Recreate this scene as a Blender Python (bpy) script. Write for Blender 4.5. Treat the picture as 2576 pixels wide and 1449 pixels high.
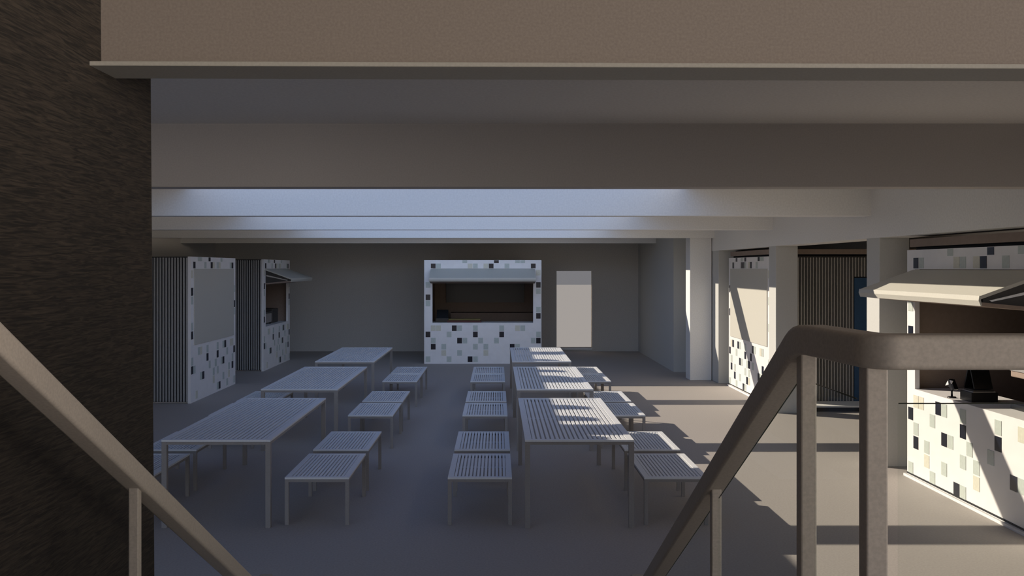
import bpy, bmesh, math, random
from mathutils import Vector, Matrix
random.seed(7)
S = bpy.context.scene
for o in list(bpy.data.objects): bpy.data.objects.remove(o)

# ---------------------------------------------------------------- camera, light, exposure
F_PX, VPX, VPY, EYE = 2450.0, 1250.0, 675.0, 2.3
cd = bpy.data.cameras.new('camera'); cam = bpy.data.objects.new('camera', cd)
S.collection.objects.link(cam); S.camera = cam
cam.location = (0, 0, EYE); cam.rotation_euler = (math.radians(90), 0, 0)
cd.sensor_fit = 'HORIZONTAL'; cd.sensor_width = 36; cd.lens = 36*F_PX/2576
cd.shift_x = (1288-VPX)/2576; cd.shift_y = -(724.5-VPY)/2576
cd.clip_start = 0.05; cd.clip_end = 500

S.view_settings.view_transform = 'Standard'; S.view_settings.look = 'None'
S.view_settings.gamma = 1; S.view_settings.use_curve_mapping = False
S.view_settings.exposure = 0.0

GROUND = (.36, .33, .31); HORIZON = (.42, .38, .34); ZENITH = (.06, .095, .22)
FRONT_FILL = (0.60, 0.89, 1.42); RIGHT_FILL = (17.0, 14.4, 12.2); REAR_FILL = (1.45, 1.3, 1.18)      # added sky bands, tuned by direction to light beams, far walls, stairwell and rails
w = bpy.data.worlds.new('world'); S.world = w; w.use_nodes = True
nt = w.node_tree; nt.nodes.clear()
out = nt.nodes.new('ShaderNodeOutputWorld'); bg = nt.nodes.new('ShaderNodeBackground')
tc = nt.nodes.new('ShaderNodeTexCoord'); sp = nt.nodes.new('ShaderNodeSeparateXYZ')
nt.links.new(tc.outputs['Generated'], sp.inputs[0]); nt.links.new(bg.outputs[0], out.inputs[0])
def band(axis, a0, a1, b0=None, b1=None, neg=False):
    """smooth 0..1 band along one component of the view direction"""
    v = sp.outputs[axis]
    if neg:
        n_ = nt.nodes.new('ShaderNodeMath'); n_.operation = 'MULTIPLY'; n_.inputs[1].default_value = -1; nt.links.new(v, n_.inputs[0]); v = n_.outputs[0]
    def ss(lo, hi, f, t_):
        m_ = nt.nodes.new('ShaderNodeMapRange'); m_.interpolation_type = 'SMOOTHSTEP'
        for k_, val in (('From Min', lo), ('From Max', hi), ('To Min', f), ('To Max', t_)): m_.inputs[k_].default_value = val
        nt.links.new(v, m_.inputs['Value']); return m_.outputs[0]
    r = ss(a0, a1, 0, 1)
    if b0 is not None: r = mul(r, ss(b0, b1, 1, 0))
    return r
def mul(p, q):
    m_ = nt.nodes.new('ShaderNodeMath'); m_.operation = 'MULTIPLY'; nt.links.new(p, m_.inputs[0]); nt.links.new(q, m_.inputs[1]); return m_.outputs[0]
def add(base, fac, col):
    m_ = nt.nodes.new('ShaderNodeMix'); m_.data_type = 'RGBA'; m_.blend_type = 'ADD'; m_.clamp_factor = False
    nt.links.new(fac, m_.inputs['Factor'])
    if hasattr(base, 'links'): nt.links.new(base, m_.inputs[6])
    else: m_.inputs[6].default_value = base
    m_.inputs[7].default_value = tuple(col)+(1,); return m_.outputs[2]
c = add((0, 0, 0, 1), band(2, 0.002, 0.0, ), (0, 0, 0))
c = add(c, band(2, -.001, .001, neg=True), GROUND)
c = add(c, band(2, 0, .02, .15, .35), HORIZON)
c = add(c, band(2, .10, .35), ZENITH)
c = add(c, mul(band(1, .1, .8, neg=True), band(2, .08, .2, .55, .95)), FRONT_FILL)
c = add(c, mul(band(1, .3, .8, neg=True), band(2, -.2, -.05, .04, .11)), REAR_FILL)
c = add(c, mul(band(0, .6, .98), band(2, -.25, -.05, .04, .12)), RIGHT_FILL)
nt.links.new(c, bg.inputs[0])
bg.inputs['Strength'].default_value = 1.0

SUN = Vector((1.7, -1.03, -1.0)).normalized()
sl = bpy.data.lights.new('sun', 'SUN'); sl.energy = 5.5; sl.angle = math.radians(0.4); sl.color = (1.0, 0.885, 0.74)
so = bpy.data.objects.new('sun', sl); S.collection.objects.link(so)
so.rotation_euler = SUN.to_track_quat('-Z', 'Y').to_euler(); so.location = (-12, 20, 12)

# ---------------------------------------------------------------- materials
def mat(name, col, rough=0.7, metal=0.0, var=0.06, scale=40.0, bump=0.0, detail=4):
    m = bpy.data.materials.new(name); m.use_nodes = True
    t = m.node_tree; b = t.nodes['Principled BSDF']
    b.inputs['Roughness'].default_value = rough; b.inputs['Metallic'].default_value = metal
    tcn = t.nodes.new('ShaderNodeTexCoord'); n = t.nodes.new('ShaderNodeTexNoise')
    n.inputs['Scale'].default_value = scale; n.inputs['Detail'].default_value = detail
    r = t.nodes.new('ShaderNodeValToRGB')
    r.color_ramp.elements[0].position = 0.3; r.color_ramp.elements[1].position = 0.7
    r.color_ramp.elements[0].color = tuple(c*(1-var) for c in col)+(1,)
    r.color_ramp.elements[1].color = tuple(min(1, c*(1+var)) for c in col)+(1,)
    t.links.new(tcn.outputs['Object'], n.inputs['Vector']); t.links.new(n.outputs[0], r.inputs[0])
    t.links.new(r.outputs[0], b.inputs['Base Color'])
    if bump:
        bp = t.nodes.new('ShaderNodeBump'); bp.inputs['Strength'].default_value = bump; bp.inputs['Distance'].default_value = 0.004
        t.links.new(n.outputs[0], bp.inputs['Height']); t.links.new(bp.outputs[0], b.inputs['Normal'])
    return m
M = {}
M['floor'] = mat('floor_screed', (0.375, 0.342, 0.312), 0.75, var=0.09, scale=60)
M['white'] = mat('painted_concrete', (0.82, 0.81, 0.78), 0.7, var=0.05, scale=50)
M['column'] = mat('column_concrete', (0.54, 0.54, 0.51), 0.7, var=0.03, scale=50)
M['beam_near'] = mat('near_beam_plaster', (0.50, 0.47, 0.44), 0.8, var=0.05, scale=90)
M['edge'] = mat('glass_edge_green', (0.09, 0.10, 0.08), 0.4)
M['room'] = mat('stairwell_plaster', (0.74, 0.71, 0.67), 0.8, var=0.02, scale=20)
M['ceil'] = mat('ceiling_plaster', (0.76, 0.74, 0.71), 0.8, var=0.06, scale=50)
M['wallb'] = mat('back_wall_plaster', (0.62, 0.59, 0.54), 0.8, var=0.08, scale=50)
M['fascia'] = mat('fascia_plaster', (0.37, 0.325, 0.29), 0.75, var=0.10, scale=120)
M['lip'] = mat('ledge_stone', (0.58, 0.57, 0.52), 0.75, var=0.05, scale=120)
M['steel'] = mat('table_steel', (0.76, 0.77, 0.77), 0.5, 0.0, var=0.05, scale=80)
M['steel_leg'] = mat('leg_steel', (0.30, 0.275, 0.25), 0.5, 0.0, var=0.05, scale=80)
M['rail'] = mat('rail_paint', (0.47, 0.43, 0.38), 0.5, 0.0, var=0.10, scale=150)
M['slat'] = mat('cladding_slat', (0.38, 0.365, 0.34), 0.6, var=0.08, scale=30)
M['dark'] = mat('dark_backing', (0.012, 0.012, 0.014), 0.8)
M['tile_w'] = mat('tile_white', (0.88, 0.86, 0.84), 0.35, var=0.03, scale=6)
M['tile_k'] = mat('tile_black', (0.006, 0.008, 0.018), 0.3)
M['tile_g'] = mat('tile_grey_green', (0.55, 0.60, 0.55), 0.35)
M['tile_c'] = mat('tile_cream', (0.70, 0.68, 0.56), 0.35)
M['hatch'] = mat('hatch_panel', (0.55, 0.535, 0.47), 0.55, var=0.03, scale=60)
M['inner'] = mat('kiosk_interior', (0.30, 0.23, 0.185), 0.8, var=0.06, scale=20)
M['innerdk'] = mat('kiosk_board', (0.05, 0.045, 0.04), 0.6)
M['door'] = mat('navy_door', (0.03, 0.09, 0.19), 0.6)
M['black'] = mat('black_plastic', (0.008, 0.008, 0.009), 0.35)
M['metal'] = mat('brushed_steel', (0.6, 0.58, 0.55), 0.35, 0.6)
M['yellow'] = mat('yellow_tray', (0.16, 0.12, 0.03), 0.6)
M['redd'] = mat('red_tray', (0.09, 0.025, 0.02), 0.6)
M['stone'] = mat('stair_stone', (0.74, 0.71, 0.67), 0.7, scale=30)
M['transom'] = mat('grey_transom', (0.5, 0.48, 0.48), 0.7)
# dark textured stair wall: fine horizontal streaks
def streak():
    m = bpy.data.materials.new('dark_streaked_plaster'); m.use_nodes = True
    t = m.node_tree; b = t.nodes['Principled BSDF']; b.inputs['Roughness'].default_value = 0.8
    tcn = t.nodes.new('ShaderNodeTexCoord'); mp = t.nodes.new('ShaderNodeMapping'); mp.inputs['Scale'].default_value = (30, 9, 130)
    n = t.nodes.new('ShaderNodeTexNoise'); n.inputs['Scale'].default_value = 1.0; n.inputs['Detail'].default_value = 6; n.inputs['Distortion'].default_value = 1.2
    r = t.nodes.new('ShaderNodeValToRGB')
    r.color_ramp.elements[0].position = 0.38; r.color_ramp.elements[0].color = (0.006, 0.005, 0.004, 1)
    r.color_ramp.elements[1].position = 0.72; r.color_ramp.elements[1].color = (0.052, 0.041, 0.031, 1)
    bp = t.nodes.new('ShaderNodeBump'); bp.inputs['Strength'].default_value = 0.5; bp.inputs['Distance'].default_value = 0.004
    t.links.new(tcn.outputs['Object'], mp.inputs[0]); t.links.new(mp.outputs[0], n.inputs['Vector'])
    t.links.new(n.outputs[0], r.inputs[0]); t.links.new(r.outputs[0], b.inputs['Base Color'])
    t.links.new(n.outputs[0], bp.inputs['Height']); t.links.new(bp.outputs[0], b.inputs['Normal'])
    return m
M['streak'] = streak()
def glass():
    m = bpy.data.materials.new('clear_glass'); m.use_nodes = True
    t = m.node_tree; t.nodes.clear()
    o = t.nodes.new('ShaderNodeOutputMaterial'); mx = t.nodes.new('ShaderNodeMixShader')
    tr = t.nodes.new('ShaderNodeBsdfTransparent'); tr.inputs[0].default_value = (0.97, 0.98, 0.97, 1)
    g = t.nodes.new('ShaderNodeBsdfGlossy'); g.inputs['Roughness'].default_value = 0.02
    mx.inputs[0].default_value = .03; t.links.new(tr.outputs[0], mx.inputs[1]); t.links.new(g.outputs[0], mx.inputs[2])
    t.links.new(mx.outputs[0], o.inputs[0]); return m
M['glass'] = glass()
def frosted():
    m = bpy.data.materials.new('grey_tinted_pane'); m.use_nodes = True
    t = m.node_tree; t.nodes.clear(); o = t.nodes.new('ShaderNodeOutputMaterial'); mx = t.nodes.new('ShaderNodeMixShader'); mx.inputs[0].default_value = .12
    a = t.nodes.new('ShaderNodeBsdfTransparent'); a.inputs[0].default_value = (.80, .83, .88, 1); d = t.nodes.new('ShaderNodeBsdfDiffuse'); d.inputs[0].default_value = (.6, .6, .6, 1)
    t.links.new(a.outputs[0], mx.inputs[1]); t.links.new(d.outputs[0], mx.inputs[2]); t.links.new(mx.outputs[0], o.inputs[0]); return m
M['transom'] = frosted()

# ---------------------------------------------------------------- helpers
class MB:
    def __init__(s): s.bm = bmesh.new(); s.mats = []
    def mi(s, m):
        if m not in s.mats: s.mats.append(m)
        return s.mats.index(m)
    def box(s, x0, x1, y0, y1, z0, z1, m=None):
        i = s.mi(m) if m else 0
        v = [s.bm.verts.new(p) for p in ((x0,y0,z0),(x1,y0,z0),(x1,y1,z0),(x0,y1,z0),(x0,y0,z1),(x1,y0,z1),(x1,y1,z1),(x0,y1,z1))]
        for f in ((3,2,1,0),(4,5,6,7),(0,1,5,4),(1,2,6,5),(2,3,7,6),(3,0,4,7)):
            s.bm.faces.new([v[k] for k in f]).material_index = i
        return s
    def prism(s, poly, axis, a, b, m=None):
        """poly in the plane across axis ('x': (y,z), 'y': (x,z), 'z': (x,y)), extruded a..b"""
        i = s.mi(m) if m else 0
        def P(p, t): return {'x': (t,p[0],p[1]), 'y': (p[0],t,p[1]), 'z': (p[0],p[1],t)}[axis]
        A = [s.bm.verts.new(P(p, a)) for p in poly]; B = [s.bm.verts.new(P(p, b)) for p in poly]
        fs = [s.bm.faces.new(A), s.bm.faces.new(B[::-1])]
        n = len(poly)
        for k in range(n): fs.append(s.bm.faces.new((A[k], B[k], B[(k+1)%n], A[(k+1)%n])))
        for f in fs: f.material_index = i
        bmesh.ops.recalc_face_normals(s.bm, faces=fs)
        return s
    def cyl(s, p, q, r0, r1=None, n=20, m=None):
        i = s.mi(m) if m else 0
        r1 = r0 if r1 is None else r1
        p, q = Vector(p), Vector(q); d = (q-p); L = d.length
        rot = d.to_track_quat('Z', 'Y').to_matrix().to_4x4()
        g = bmesh.ops.create_cone(s.bm, cap_ends=True, segments=n, radius1=r0, radius2=r1, depth=L, matrix=Matrix.Translation((p+q)/2) @ rot)
        for f in {f for v in g['verts'] for f in v.link_faces}: f.material_index = i; f.smooth = len(f.verts) == 4
        return s
    def sweep(s, path, wd, ht, m=None):
        """rounded rectangular bar along a polyline, mitred"""
        i = s.mi(m) if m else 0
        c = min(wd, ht)*0.16; a, b = wd/2, ht/2
        prof = []
        for cx, cz, a0 in ((a-c, b-c, 0), (-a+c, b-c, 90), (-a+c, -b+c, 180), (a-c, -b+c, 270)):
            for k in range(4):
                t = math.radians(a0+k*30); prof.append((cx+c*math.cos(t), cz+c*math.sin(t)))
        pts = [Vector(p) for p in path]; rings = []
        for k, p in enumerate(pts):
            d0 = (pts[k]-pts[k-1]).normalized() if k else None
            d1 = (pts[k+1]-pts[k]).normalized() if k < len(pts)-1 else None
            t = (d0+d1).normalized() if d0 and d1 else (d0 or d1)
            dd = d1 or d0
            side0 = dd.cross(Vector((0,0,1))).normalized(); up0 = side0.cross(dd).normalized()
            ring = []
            for (u, v) in prof:
                q = side0*u + up0*v
                q = q - dd*(q.dot(t)/dd.dot(t))      # project along dd on the mitre plane
                ring.append(s.bm.verts.new(p+q))
            rings.append(ring)
        n = len(prof); fs = []
        for r0, r1 in zip(rings, rings[1:]):
            for k in range(n): f = s.bm.faces.new((r0[k], r0[(k+1)%n], r1[(k+1)%n], r1[k])); fs.append(f)
        fs.append(s.bm.faces.new(rings[0])); fs.append(s.bm.faces.new(rings[-1][::-1]))
        for f in fs: f.material_index = i
        for f in fs[:-2]: f.smooth = True
        bmesh.ops.recalc_face_normals(s.bm, faces=fs)
        return s
    def build(s, name, m=None, parent=None, bevel=0.0):
        me = bpy.data.meshes.new(name); s.bm.to_mesh(me); s.bm.free()
        if s.mats:
            for k in s.mats: me.materials.append(M[k])
        else: me.materials.append(M[m])
        o = bpy.data.objects.new(name, me); S.collection.objects.link(o)
        if parent: o.parent = parent
        if bevel:
            b = o.modifiers.new('bevel', 'BEVEL'); b.width = bevel; b.segments = 2; b.limit_method = 'ANGLE'
        return o
def Box(*a, m=None): return MB().box(*a, m=m)
def empty(name, loc, rz=0.0):
    o = bpy.data.objects.new(name, None); S.collection.objects.link(o)
    o.location = loc; o.rotation_euler = (0, 0, rz); o.empty_display_size = 0.1; return o
def tag(o, label=None, cat=None, group=None, kind=None):
    if label: o['label'] = label
    if cat: o['category'] = cat
    if group: o['group'] = group
    if kind: o['kind'] = kind
    return o
def struct(o, label): return tag(o, label, kind='structure')
def copy_tree(o, parent=None):
    c = o.copy(); S.collection.objects.link(c)
    if parent: c.parent = parent
    for ch in list(o.children): copy_tree(ch, c)
    return c

# ---------------------------------------------------------------- the building
XL, XR, YB = -7.8, 7.8, 27.0
CZ, CT = 3.3, 3.5                     # ceiling underside and roof top
struct(Box(XL-.2, XR+.2, -4.7, YB+.25, -0.2, 0).build('floor', 'floor'), 'pale screed floor of the food court')
# back wall with a doorway
mb = MB()
DX0, DX1, DZ0, DZ1 = 1.655, 2.635, 0.10, 2.225
mb.box(XL-.2, DX0, YB, YB+.25, 0, 4.0); mb.box(DX1, XR+.2, YB, YB+.25, 0, 4.0)
mb.box(DX0, DX1, YB, YB+.25, DZ1, 4.0); mb.box(DX0, DX1, YB, YB+.25, 0, DZ0)
struct(mb.build('wall_back', 'wallb'), 'plain warm grey rear wall behind the middle kiosk')
dr = empty('door_1', ((DX0+DX1)/2, YB, 0)); struct(dr, 'bright rectangular doorway in the rear wall, open to daylight')
struct(Box(1.42, 1.60, YB+.25, 29.2, 0, 3.6).build('wall_sun_block', 'wallb'), 'added outside wing wall, unseen, that keeps sun out of the doorway')  # unseen wall added to block sun coming through the doorway
cx = (DX0+DX1)/2
o = Box(DX0-cx, DX1-cx, 0.02, 0.10, 1.845, DZ1).build('transom', 'transom', dr); o['label'] = 'grey tinted panel over the bright opening'
Box(DX0-cx-.0, DX1-cx, -0.03, 0.2, DZ0-.06, DZ0).build('door_sill', 'white', dr)
struct(Box(XL-.2, XL, -3, YB, 0, 3.6).build('wall_left', 'wallb'), 'left side wall behind the left kiosks')
struct(Box(XR, XR+.2, 3.27, YB, 0, 3.6).build('wall_right', 'wallb'), 'right side wall behind the right kiosks')
struct(Box(3.92, 4.75, 21.6, YB, 0, CZ).build('wall_recess', 'column'), 'projecting pale wall at the far right corner')
# ceilings around the roof opening
struct(Box(XL-.2, XR+.2, 3.38, 7.42, 3.40, 3.6).build('ceiling', 'ceil'), 'ceiling slab nearest the stair')
mb = MB()
mb.box(XL-.2, -4.0, 11.6, 22.6, CZ, CT); mb.box(XL-.2, -3.62, 7.42, 11.6, CZ, CT)
for y in (12.62, 13.42, 16.40, 17.2, 18.9): mb.box(-4.0, -3.60, y-.10, y+.10, CZ+.05, CT)
struct(mb.build('ceiling', 'ceil'), 'ceiling slab over the left kiosks')
struct(Box(2.2, XR+.2, 7.42, 22.6, CZ, CT).build('ceiling', 'white'), 'ceiling slab over the right kiosks')
struct(Box(XL-.2, XR+.2, 22.6, YB+.25, CZ, CT).build('ceiling', 'ceil'), 'ceiling slab over the rear kiosk')
for i, (y, zt, lb) in enumerate(((7.4, 3.42, 'dark downstand beam nearest the stair'), (11.5, CZ, 'pale blue-lit cross beam, nearest of the skylit ones'),
                             (15.6, CZ, 'pale cross beam, second across the skylight'), (19.8, CZ, 'pale cross beam, third across the skylight'),
                             (24.0, CZ, 'grey cross beam in front of the rear wall'))):
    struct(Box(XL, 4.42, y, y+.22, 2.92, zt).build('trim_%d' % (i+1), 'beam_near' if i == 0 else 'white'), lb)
struct(Box(4.42, 4.80, 3.4, 21.6, 2.655, CZ+.002).build('trim_6', 'white'), 'long pale edge beam carried by the right-hand columns')
# stair side wall, upper landing fascia and its ledge
p = [(-1.29, -4.7), (-1.29, 3.59), (-1.5, 3.59), (-1.5, -4.7)]
mb = MB(); mb.prism(p, 'z', 0, 4.9)
for v in mb.bm.verts:
    if v.co.z < 0.1 and v.co.x > -1.4: v.co.x += 0.036      # the wall batters outwards towards its foot
struct(mb.build('wall_stair', 'streak'), 'dark brown streaked plaster wall beside the stair')
mb = MB(); mb.box(-1.29, 7.8, -4.7, -4.5, 0, 1.2); mb.box(-1.29, 7.8, -4.7, -4.5, 3.3, 4.6); mb.box(-1.29, -.6, -4.7, -4.5, 1.2, 3.3); mb.box(5.6, 7.8, -4.7, -4.5, 1.2, 3.3)
struct(mb.build('wall_rear', 'room'), 'unseen plaster wall behind the viewer with a wide opening added for light')  # opening added so the warm rear sky band reaches rails and near beam
struct(Box(-1.29, 7.8, -4.7, 3.13, 4.6, 4.75).build('ceiling', 'room'), 'ceiling over the stairwell')
struct(MB().box(7.8, 8.0, 0, 3.27, 0, 2.95).box(7.8, 8.0, -4.7, 0, 0, 1.3).build('wall_light_block', 'room'), 'added unseen wall that limits the light from the stairwell side')  # unseen wall added to cut side light leaking into the hall
fa = empty('upper_landing', (-1.29, 3.14, 0), math.radians(0.9)); tag(fa, 'beige plastered edge of the upper landing overhead with a thin stone ledge', 'landing')
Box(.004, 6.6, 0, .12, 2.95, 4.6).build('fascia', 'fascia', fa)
o = Box(.004, 6.6, -0.09, .12, 2.935, 2.95).build('ledge', 'lip', fa, .003); o['label'] = 'thin grey stone ledge'
# stair and lower landing under the camera
LZ = 1.18; n = 7; rise = LZ/n; tread = (4.02-1.9)/(n-1)
st = empty('staircase', (0, 1.9, 0)); tag(st, 'stone stair dropping from the landing to the floor between the handrails', 'stairs')
mb = MB().box(-1.25, 3.4, -4.5, -0.25, LZ-.15, LZ).box(-1.25, .75, -0.25, 0, LZ-.15, LZ); mb.build('landing_slab', 'stone', st)
for k in range(n-1):
    z = LZ-rise*(k+1); Box(-1.25, .75, k*tread, (k+1)*tread, 0, z).build('step', 'stone', st)
Box(-1.25, .75, -0.2, 0, 0, LZ-.15).build('riser_wall', 'stone', st)
Box(.75, 3.4, -0.45, -0.25, 0, LZ-.15).build('support_wall', 'stone', st)

# ---------------------------------------------------------------- handrails
W, H = 0.056, 0.057
zt = 2.192-H/2; zb = 0.985-H/2
def handrail(name, x, path, posts, label):
    t = empty(name, (x, 1.9, 0)); tag(t, label, 'handrail')
    MB().sweep([(a-x, b-1.9, c) for a, b, c in path], W, H).build('top_rail', 'rail', t).modifiers.new('wn', 'WEIGHTED_NORMAL')
    for (a, b, zz0, zz1, pw) in posts:
        MB().box(a-x-pw/2, a-x+pw/2, b-1.9-pw/2, b-1.9+pw/2, zz0, zz1).build('post', 'rail', t, .003)
    return t
def zr(y): return zt-(y-1.9)*(zt-zb)/(4.02-1.9)
def ztread(y): return max(0, LZ-rise*(int((y-1.9)/tread)+1)) if y > 1.9 else LZ
def soft(p0, p1, p2, r, n=5):
    p0, p1, p2 = Vector(p0), Vector(p1), Vector(p2)
    a = p1+(p0-p1).normalized()*r; b = p1+(p2-p1).normalized()*r
    return [tuple(a*(1-t)**2+p1*2*t*(1-t)+b*t*t) for t in [k/(n-1) for k in range(n)]]
RX = 0.602
pr = [(3.4, 1.6, zt)] + soft((3.4, 1.6, zt), (0.626, 1.6, zt), (RX, 1.9, zt), .03) \
   + soft((0.626, 1.6, zt), (RX, 1.9, zt), (RX, 4.02, zb), .04) + soft((RX, 1.9, zt), (RX, 4.02, zb), (RX, 4.19, zb), .05) + [(RX, 4.19, zb)]
R = handrail('stair_handrail', RX, pr, [(0.604, 1.90, LZ, zt, .031), (0.626, 1.62, LZ, zt, .036), (RX, 2.68, ztread(2.68), zr(2.68), .027), (RX, 4.0, ztread(4.0), zb, .031)],
             'taupe metal handrail on the right, bending from the landing guard down the stair')
LX = -0.992
zl = zt+(1.9-1.72)*(zt-zb)/(4.02-1.9)
pl = [(LX, -.4, zl)] + soft((LX, 0.2, zl), (LX, 1.72, zl), (LX, 4.02, zb), .05) + soft((LX, 1.9, zt), (LX, 4.02, zb), (LX, 4.19, zb), .05) + [(LX, 4.19, zb)]
L_ = handrail('stair_handrail', LX, pl, [(LX, 2.67, ztread(2.67), zr(2.67), .027), (LX, 4.0, ztread(4.0), zb, .031)],
             'taupe metal handrail on the left, sloping down past the dark wall')
# glass infill of the right-hand railing
def glasspanel(poly, axis, a, b, edge):
    g = MB().prism(poly, axis, a, b).build('glass_panel', 'glass', R)
    e_ = MB()
    for p, q in edge: e_.sweep([p, q], .002, .002)
    e_.build('glass_edge', 'edge', g)
    return g
oy = -1.9; ox = -RX
def gy(y): return y-1.9
zg = 2.078
glasspanel([(.66+ox, LZ+.06), (3.3+ox, LZ+.06), (3.3+ox, zg), (.66+ox, zg)], 'y', gy(1.596), gy(1.604), [((.66+ox, gy(1.6), zg), (3.3+ox, gy(1.6), zg))])
glasspanel([(gy(1.66), LZ+.06), (gy(1.87), LZ+.06), (gy(1.87), zg), (gy(1.66), zg)], 'x', .008, .014, [((.011, gy(1.66), zg), (.011, gy(1.87), zg))])
def zp(y): return zr(y)-.065
for (ya, yb) in ((1.95, 2.64), (2.72, 3.95)):
    glasspanel([(gy(ya), zp(ya)-.88), (gy(yb), zp(yb)-.88), (gy(yb), zp(yb)), (gy(ya), zp(ya))], 'x', -.004, .004,
               [((0, gy(ya), zp(ya)), (0, gy(yb), zp(yb))), ((0, gy(ya), zp(ya)-.88), (0, gy(ya), zp(ya)))])

# ---------------------------------------------------------------- columns
def column(x0, x1, y0, y1, zt_, label, m='column'):
    o = Box(0, x1-x0, 0, y1-y0, 0, zt_).build('concrete_column', m, None, .008); o.location = (x0, y0, 0)
    tag(o, label, 'column', 'pale concrete columns under the right edge beam')
column(4.425, 4.775, 11.27, 11.66, 2.66, 'square pale column beside the open right kiosk, its left face sunlit')
column(4.425, 4.775, 15.45, 15.84, 2.66, 'square pale column between the two right kiosks, left of the slatted wall')
column(4.425, 4.775, 19.45, 20.10, 2.66, 'deep pale column touching the far end of the shuttered right kiosk')
column(3.965, 4.41, 20.0, 20.45, 3.3, 'wide pale pier standing in front of the far right wall corner', 'white')

# ---------------------------------------------------------------- food kiosks
KH, DEP = 2.5, 2.55
BLK = [(13,0),(1,1),(12,1),(20,1),(21,4),(0,6),(21,9),(5,10),(0,11),(9,11),(14,11),(6,12),(21,12),(1,13),(16,13),(8,15),(17,16)]
GRY = [(7,0),(17,0),(18,0),(2,1),(9,1),(15,1),(0,4),(0,7),(21,5),(21,8),(21,11),(6,10),(9,10),(14,10),(18,10),(4,11),(1,12),(7,12),(10,12),(13,12),(20,12),(3,13),(9,13),(17,13),(11,13),(6,14),(0,15),(4,15),(9,15),(13,16)]
CRM = [(8,1),(11,1),(1,10),(2,10),(17,10),(3,14),(11,14),(21,2),(7,16),(19,15)]
BLK2 = [(4,0),(9,0),(16,0),(2,1),(7,1),(8,1),(12,1),(0,4),(0,7),(2,10),(5,10),(13,10),(0,11),(9,11),(11,12),(6,12),(1,13),(16,13),(10,14),(3,14),(8,15),(12,11),(18,12)]
def facade(Wd, mirror, blk, par):
    """tiled shop front: wall with an opening, tiles as 4 mm proud pieces of the same mesh"""
    O0, O1, OZ0, OZ1 = .20, Wd-.20, .985, 2.29
    f = MB()
    f.box(0, Wd, 0, .05, 0, OZ0, 'tile_w'); f.box(0, Wd, 0, .05, OZ1, KH, 'tile_w')
    f.box(0, O0, 0, .05, OZ0, OZ1, 'tile_w'); f.box(O1, Wd, 0, .05, OZ0, OZ1, 'tile_w')
    pu = Wd/22.28; pv = 0.1492
    def tile(c, r, m):
        if r >= 10: r += 1
        u0 = .035+c*pu; u1 = u0+pu*.90
        z1 = KH-.086-(r-1)*pv if r else KH-.004; z0 = z1-pv*.90 if r else KH-.075
        z0 = max(z0, .012)
        if c == 0 or c == 21:
            u1 = min(u1, O0-.01) if c == 0 else min(u1, Wd-.02)
            if c == 21: u0 = max(u0, O1+.03)
        elif z0 < OZ1 and z1 > OZ0:
            if z1 > OZ1: z0 = OZ1+.01
            else: z1 = OZ0-.006
        if z1-z0 < .03: return
        if mirror: u0, u1 = Wd-u1, Wd-u0
        f.box(u0, u1, -.004, 0.001, z0, z1, m)
    for c, r in blk: tile(c, r, 'tile_k')
    used = set(blk)
    for c, r in GRY:
        if (c, r) not in used: tile(c, r, 'tile_g')
    for c, r in CRM:
        if (c, r) not in used: tile(c, r, 'tile_c')
    return f.build('tiled_front', None, par), (O0, O1, OZ0, OZ1)
def cladding(x, sgn, par, door=None):
    """vertical slat wall of a kiosk side, at local x, outward sgn"""
    f = MB(); t = .03
    a, b = (x, x+sgn*t); f.box(min(a, b), max(a, b), 0.052, DEP, 0.02, KH-.02, 'dark')
    a, b = (x+sgn*t, x+sgn*(t+.028)); y = .054
    while y < DEP-.03:
        if not (door and door[0]-.02 < y+.014 < door[1]+.02): f.box(min(a, b), max(a, b), y, y+.027, .03, KH-.01, 'slat')
        elif True: f.box(min(a, b), max(a, b), y, y+.027, 2.16, KH-.01, 'slat')
        y += .05
    return f.build('slat_cladding', None, par)
def awning(O, par):
    """fold-out hatch: sloping top flap, front lip, return flap underneath and closed ends"""
    O0, O1, OZ0, OZ1 = O; a0, a1 = O0-.04, O1+.04; ph, pz = .58, 2.075
    t = MB().prism([(-.0, OZ1-.005), (-.0, OZ1-.035), (-ph, pz-.03), (-ph, pz)], 'x', a0, a1).build('awning_flap', 'hatch', par)
    MB().prism([(-ph, pz), (-ph, pz-.03), (-ph+.012, pz-.085), (-ph-.012+.012, pz-.085), (-ph-.018, pz-.04), (-ph-.012, pz)], 'x', a0, a1).build('front_lip', 'hatch', t)
    MB().prism([(-ph+.01, pz-.055), (-ph+.01, pz-.085), (-.0, 1.935), (-.0, 1.965)], 'x', a0, a1).build('return_flap', 'inner', t)
    for u in (a0+.03, a1-.055):
        MB().prism([(-ph+.03, pz-.03), (-.0, OZ1-.035), (-.0, 1.965), (-ph+.03, pz-.055)], 'x', u, u+.025).build('end_plate', 'innerdk', t)
        MB().prism([(-.02, 2.15), (-.02, 2.12), (-ph+.10, pz-.05), (-ph+.08, pz-.04)], 'x', u-.012 if u < 1 else u+.025, u if u < 1 else u+.037).build('hinge_arm', 'metal', t)
    return t
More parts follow.
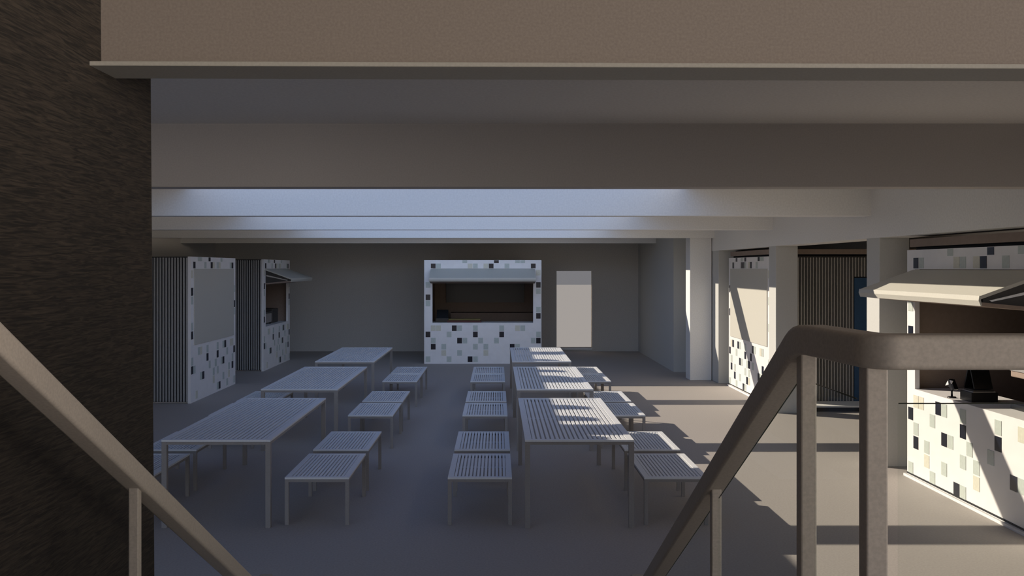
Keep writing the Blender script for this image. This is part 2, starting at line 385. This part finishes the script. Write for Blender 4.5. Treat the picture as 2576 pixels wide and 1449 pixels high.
def kiosk(loc, rz, Wd, label, mirror=False, blk=BLK, shut=False, door_side=None, name='food_kiosk'):
    k = empty(name, loc, rz); tag(k, label, 'kiosk')
    _, O = facade(Wd, mirror, blk, k); O0, O1, OZ0, OZ1 = O
    # body: side walls carry the slats on the outside, so the body starts 6 cm in
    b = MB(); b.box(.062, .10, .05, DEP, .02, KH-.02); b.box(Wd-.10, Wd-.062, .05, DEP, .02, KH-.02); b.box(.10, Wd-.10, DEP-.05, DEP, .02, KH-.02)
    b.box(.10, Wd-.10, .05, DEP-.05, .02, .05)
    b.build('inner_lining', 'inner', k)
    dl = (1.40, 2.26) if door_side else None
    # left side (outer face at 0) and right side (outer face at Wd)
    f1 = cladding(.058, -1, k, dl if door_side == 'L' else None)
    f2 = cladding(Wd-.058, +1, k, dl if door_side == 'R' else None)
    if door_side:
        x = .058-.031 if door_side == 'L' else Wd-.058+.031
        sx = -1 if door_side == 'L' else 1
        d = Box(min(x, x+sx*.02), max(x, x+sx*.02), dl[0], dl[1], .04, 2.14).build('service_door', 'door', k); d['label'] = 'navy blue service door'
        Box(min(x+sx*.02, x+sx*.06), max(x+sx*.02, x+sx*.06), dl[0]+.06, dl[0]+.18, 1.03, 1.05).build('door_handle', 'metal', d)
    Box(0.0, Wd, 0.05, DEP, KH-.02, KH+.0).build('roof_panel', 'innerdk', k)
    if loc[0] > 0: cp = Box(-.0, Wd, .03, DEP, KH+.035, KH+.12).build('roof_cap', 'inner', k)
    if loc[0] > 0: Box(.05, Wd-.05, .08, DEP-.05, KH, KH+.035).build('roof_gap_strip', 'dark', cp)
    g_ = .03 if loc[0] > 0 else 0
    Box(-g_ if g_ else .06, Wd+g_ if g_ else Wd-.06, -.03 if g_ else .01, DEP, -.0, .028 if g_ else .018).build('base_plate', 'tile_w', k)
    if g_: Box(.0, Wd, -.005, 0.0, .034, .052).build('base_joint', 'dark', k)
    if shut:
        h = Box(O0-.03, O1+.03, -.016, .03, OZ0+.0, OZ1).build('hatch_shutter', 'hatch', k); h['label'] = 'flat closed shutter over the serving window'
    else:
        awning(O, k)
        Box(.11, Wd-.11, .05, .62, OZ0-.05, OZ0).build('counter_top', 'tile_w', k)
    return k
kiosk((-1.755, 23.5, 0), 0, 2.83, 'black and white mosaic kiosk against the rear wall with its awning raised', blk=BLK)
kiosk((-5.21, 16.57, 0), math.radians(90), 2.83, 'mosaic kiosk nearest on the left with its serving hatch closed', mirror=True, shut=True)
kiosk((-5.21, 21.75, 0), math.radians(90), 2.75, 'farther mosaic kiosk on the left with its awning open', mirror=True)
kiosk((4.55, 10.8, 0), math.radians(-90), 2.97, 'large sunlit mosaic kiosk at the right edge with open awning', blk=BLK)
kiosk((4.55, 19.1, 0), math.radians(-90), 2.9, 'sunlit mosaic kiosk behind the right-hand columns with closed beige shutter', blk=BLK2, shut=True, door_side='R')
# raised kerb in front of the slatted kiosk side between the right-hand columns
t = empty('entrance_step', (5.9, 15.85, 0)); tag(t, 'low pale step in front of the slatted wall and navy door', 'step')
Box(-1.05, 1.7, -.28, .28, .075, .10).build('tread_plate', 'white', t); Box(-1.0, 1.65, -.22, .27, 0, .075).build('shadow_plinth', 'dark', t)  # base coloured near-black to paint the shadow gap under the plate

# ---------------------------------------------------------------- things inside the kiosks
# right kiosk: customer display on a pole and cash register on the counter
CTOP = .985
t = empty('customer_display', (4.62, 9.89, CTOP)); tag(t, 'small black pole display with two pale faces on the sunlit kiosk counter', 'display')
MB().cyl((0,0,0), (0,0,.012), .045, .04).build('base', 'black', t); MB().cyl((0,0,.012), (0,0,.13), .010).build('pole', 'black', t)
hd = MB().prism([(-.10,.10),(-.02,.19),(.0,.165),(.02,.19),(.10,.13),(.0,.10),(-.07,.085)], 'x', -.02, .02).build('head', 'black', t)
MB().prism([(.10-.015,.115),(.03,.172),(.012,.135)], 'x', -.028, -.020).build('screen', 'tile_w', t); MB().prism([(-.01,.18),(-.075,.18),(-.04,.145)], 'x', -.028, -.02).build('screen', 'tile_w', t)
t = empty('cash_register', (4.78, 9.66, CTOP)); tag(t, 'black cash register with a tilted screen behind the pole display', 'cash register')
Box(-.13, .13, -.12, .12, 0, .095).build('drawer', 'black', t, .004)
Box(-.10, .10, -.10, .10, .105, .12).build('keyboard_deck', 'innerdk', t, .003)
Box(-.11,.11,-.11,.11,.095,.105).build('drawer_rim', 'metal', t)
MB().prism([(.09,.12),(.11,.12),(.03,.32),(.01,.32)], 'x', -.10, .10).build('screen_back', 'black', t)
MB().prism([(-.10,.13),(-.08,.13),(.0,.32),(-.02,.32)], 'x', -.09, .09).build('screen', 'black', t)
t = empty('coffee_machine', (5.02, 8.72, CTOP)); tag(t, 'dark brown coffee machine at the right end of the sunlit kiosk counter', 'coffee machine')
Box(-.20, .20, -.42, .42, 0, .05).build('drip_tray', 'black', t); Box(0.0, .20, -.42, .42, .05, .40).build('body', 'innerdk', t, .01)
Box(-.20, .20, -.42, .42, .30, .44).build('head', 'inner', t, .01); Box(-.212, -.20, -.41, .41, .36, .385).build('trim_strip', 'metal', t)
for y in (-.2, .2): MB().cyl((-.08,y,.30), (-.08,y,.24), .03).build('brew_group', 'metal', t)
# rear kiosk: board on the back wall, tray of fruit, dark box
o = Box(-1.04, 1.04, 0, .04, 0, .82).build('menu_board', 'black'); o.location = (-.31, 23.5+DEP-.10, 1.39); tag(o, 'wide black board on the inner wall of the rear kiosk', 'board')
t = empty('serving_tray', (-.80, 23.80, CTOP)); tag(t, 'shallow red tray with a yellow strip on the rear kiosk counter', 'tray')
Box(-.42, .42, -.12, .12, 0, .045).build('tray', 'redd', t, .005); Box(-.40, .40, -.10, .10, .045, .085).build('filling', 'yellow', t, .01)
t = empty('till', (-1.33, 23.82, CTOP)); tag(t, 'dark till with a sloping face at the left of the rear kiosk counter', 'cash register')
Box(-.16, .16, -.12, .14, 0, .10).build('drawer', 'black', t, .005); MB().prism([(-.10,.10),(.10,.10),(.10,.30),(.04,.30)], 'x', -.14, .14).build('display', 'black', t)
t = empty('back_counter', (-.05, 23.5+DEP-.42, .0)); tag(t, 'brown worktop unit along the back of the rear kiosk', 'counter')
Box(-1.15, 1.15, -.28, .30, .05, 1.10).build('cabinet', 'inner', t); Box(-1.16, 1.16, -.30, .31, 1.10, 1.14).build('worktop', 'inner', t)
# far left kiosk: pale cooker block and dark box
t = empty('griddle', (-5.55, 22.9, CTOP)); tag(t, 'grey steel griddle on the far left kiosk counter', 'griddle')
Box(-.18, .18, -.32, .32, .04, .26).build('body', 'steel_leg', t, .01); Box(-.19, .19, -.33, .33, .26, .30).build('hot_plate', 'black', t)
for x in (-.15, .15):
    for y in (-.28, .28): MB().cyl((x,y,0), (x,y,.04), .018).build('foot', 'black', t)
o = Box(-.16, .16, -.30, .30, 0, .34).build('bread_box', 'innerdk', None, .02); o.location = (-5.55, 23.70, CTOP); tag(o, 'dark box beside the griddle on the far left kiosk counter', 'box')

# ---------------------------------------------------------------- tables and benches
def slatted(name, w_, l_, h, leg, frame, n_sl):
    """frame along the edges, slats running along y, four square legs; origin at the front left corner"""
    t = empty(name, (0, 0, 0)); th = .016
    f = MB(); f.box(0, w_, 0, frame, h-th, h); f.box(0, w_, l_-frame, l_, h-th, h)
    f.box(0, frame, frame, l_-frame, h-th, h); f.box(w_-frame, w_, frame, l_-frame, h-th, h)
    f.build('top_frame', 'steel', t)
    f = MB(); z0, z1 = h-th-.026, h-th
    f.box(.004, w_-.004, .006, .022, z0, z1); f.box(.004, w_-.004, l_-.022, l_-.006, z0, z1)
    f.box(.004, .020, .022, l_-.022, z0, z1); f.box(w_-.020, w_-.004, .022, l_-.022, z0, z1)
    f.build('apron', 'steel_leg', t)
    s_ = MB(); span = w_-2*frame; p_ = span/n_sl
    for k in range(n_sl): s_.box(frame+k*p_+p_*.18, frame+k*p_+p_*.82, frame, l_-frame, h-.022, h-.003)
    s_.box(.02, w_-.02, l_*.5-.02, l_*.5+.02, h-.042, h-.022)
    s_.build('slatted_top', 'steel', t)
    for x in (0, w_-leg):
        for y in (.003, l_-leg-.003): Box(x, x+leg, y, y+leg, 0, h-th).build('leg', 'steel_leg', t)
    return t
TW, TL, TH = .965, 2.80, .78
BW, BL, BH = .575, 1.13, .427
tabY = (8.62, 12.25, 15.9); benY = ((8.72, 10.06), (12.42, 13.72), (16.15, 17.40))
rows = ('nearest', 'middle', 'farthest')
tp = slatted('slatted_table', TW, TL, TH, .045, .06, 20); first = True
for side, x in (('left', -2.97), ('right', .25)):
    for r in range(3):
        o = tp if first else copy_tree(tp); first = False
        o.location = (x, tabY[r], 0)
        lb = 'long grey slatted metal table, %s of the three on the %s' % (rows[r], side)
        if side == 'right': lb += ', half in sunlight'
        tag(o, lb, 'table', 'long slatted tables in two rows')
bp_ = slatted('slatted_bench', BW, BL, BH, .034, .052, 14); first = True
for x, ph, skip in ((-3.68, 'left of the %s left table', (2,)), (-1.90, 'aisle side of the %s left table', ()),
              (-.44, 'aisle side of the %s right table', ()), (1.32, 'sunny side of the %s right table', ())):
    for r in range(3):
        if r in skip: continue
        for j in range(2):
            o = bp_ if first else copy_tree(bp_); first = False
            o.location = (x, benY[r][j], 0)
            tag(o, 'slatted metal bench ' + ph % rows[r] + (', nearer of its pair', ', farther of its pair')[j], 'bench', 'low slatted benches beside the tables')
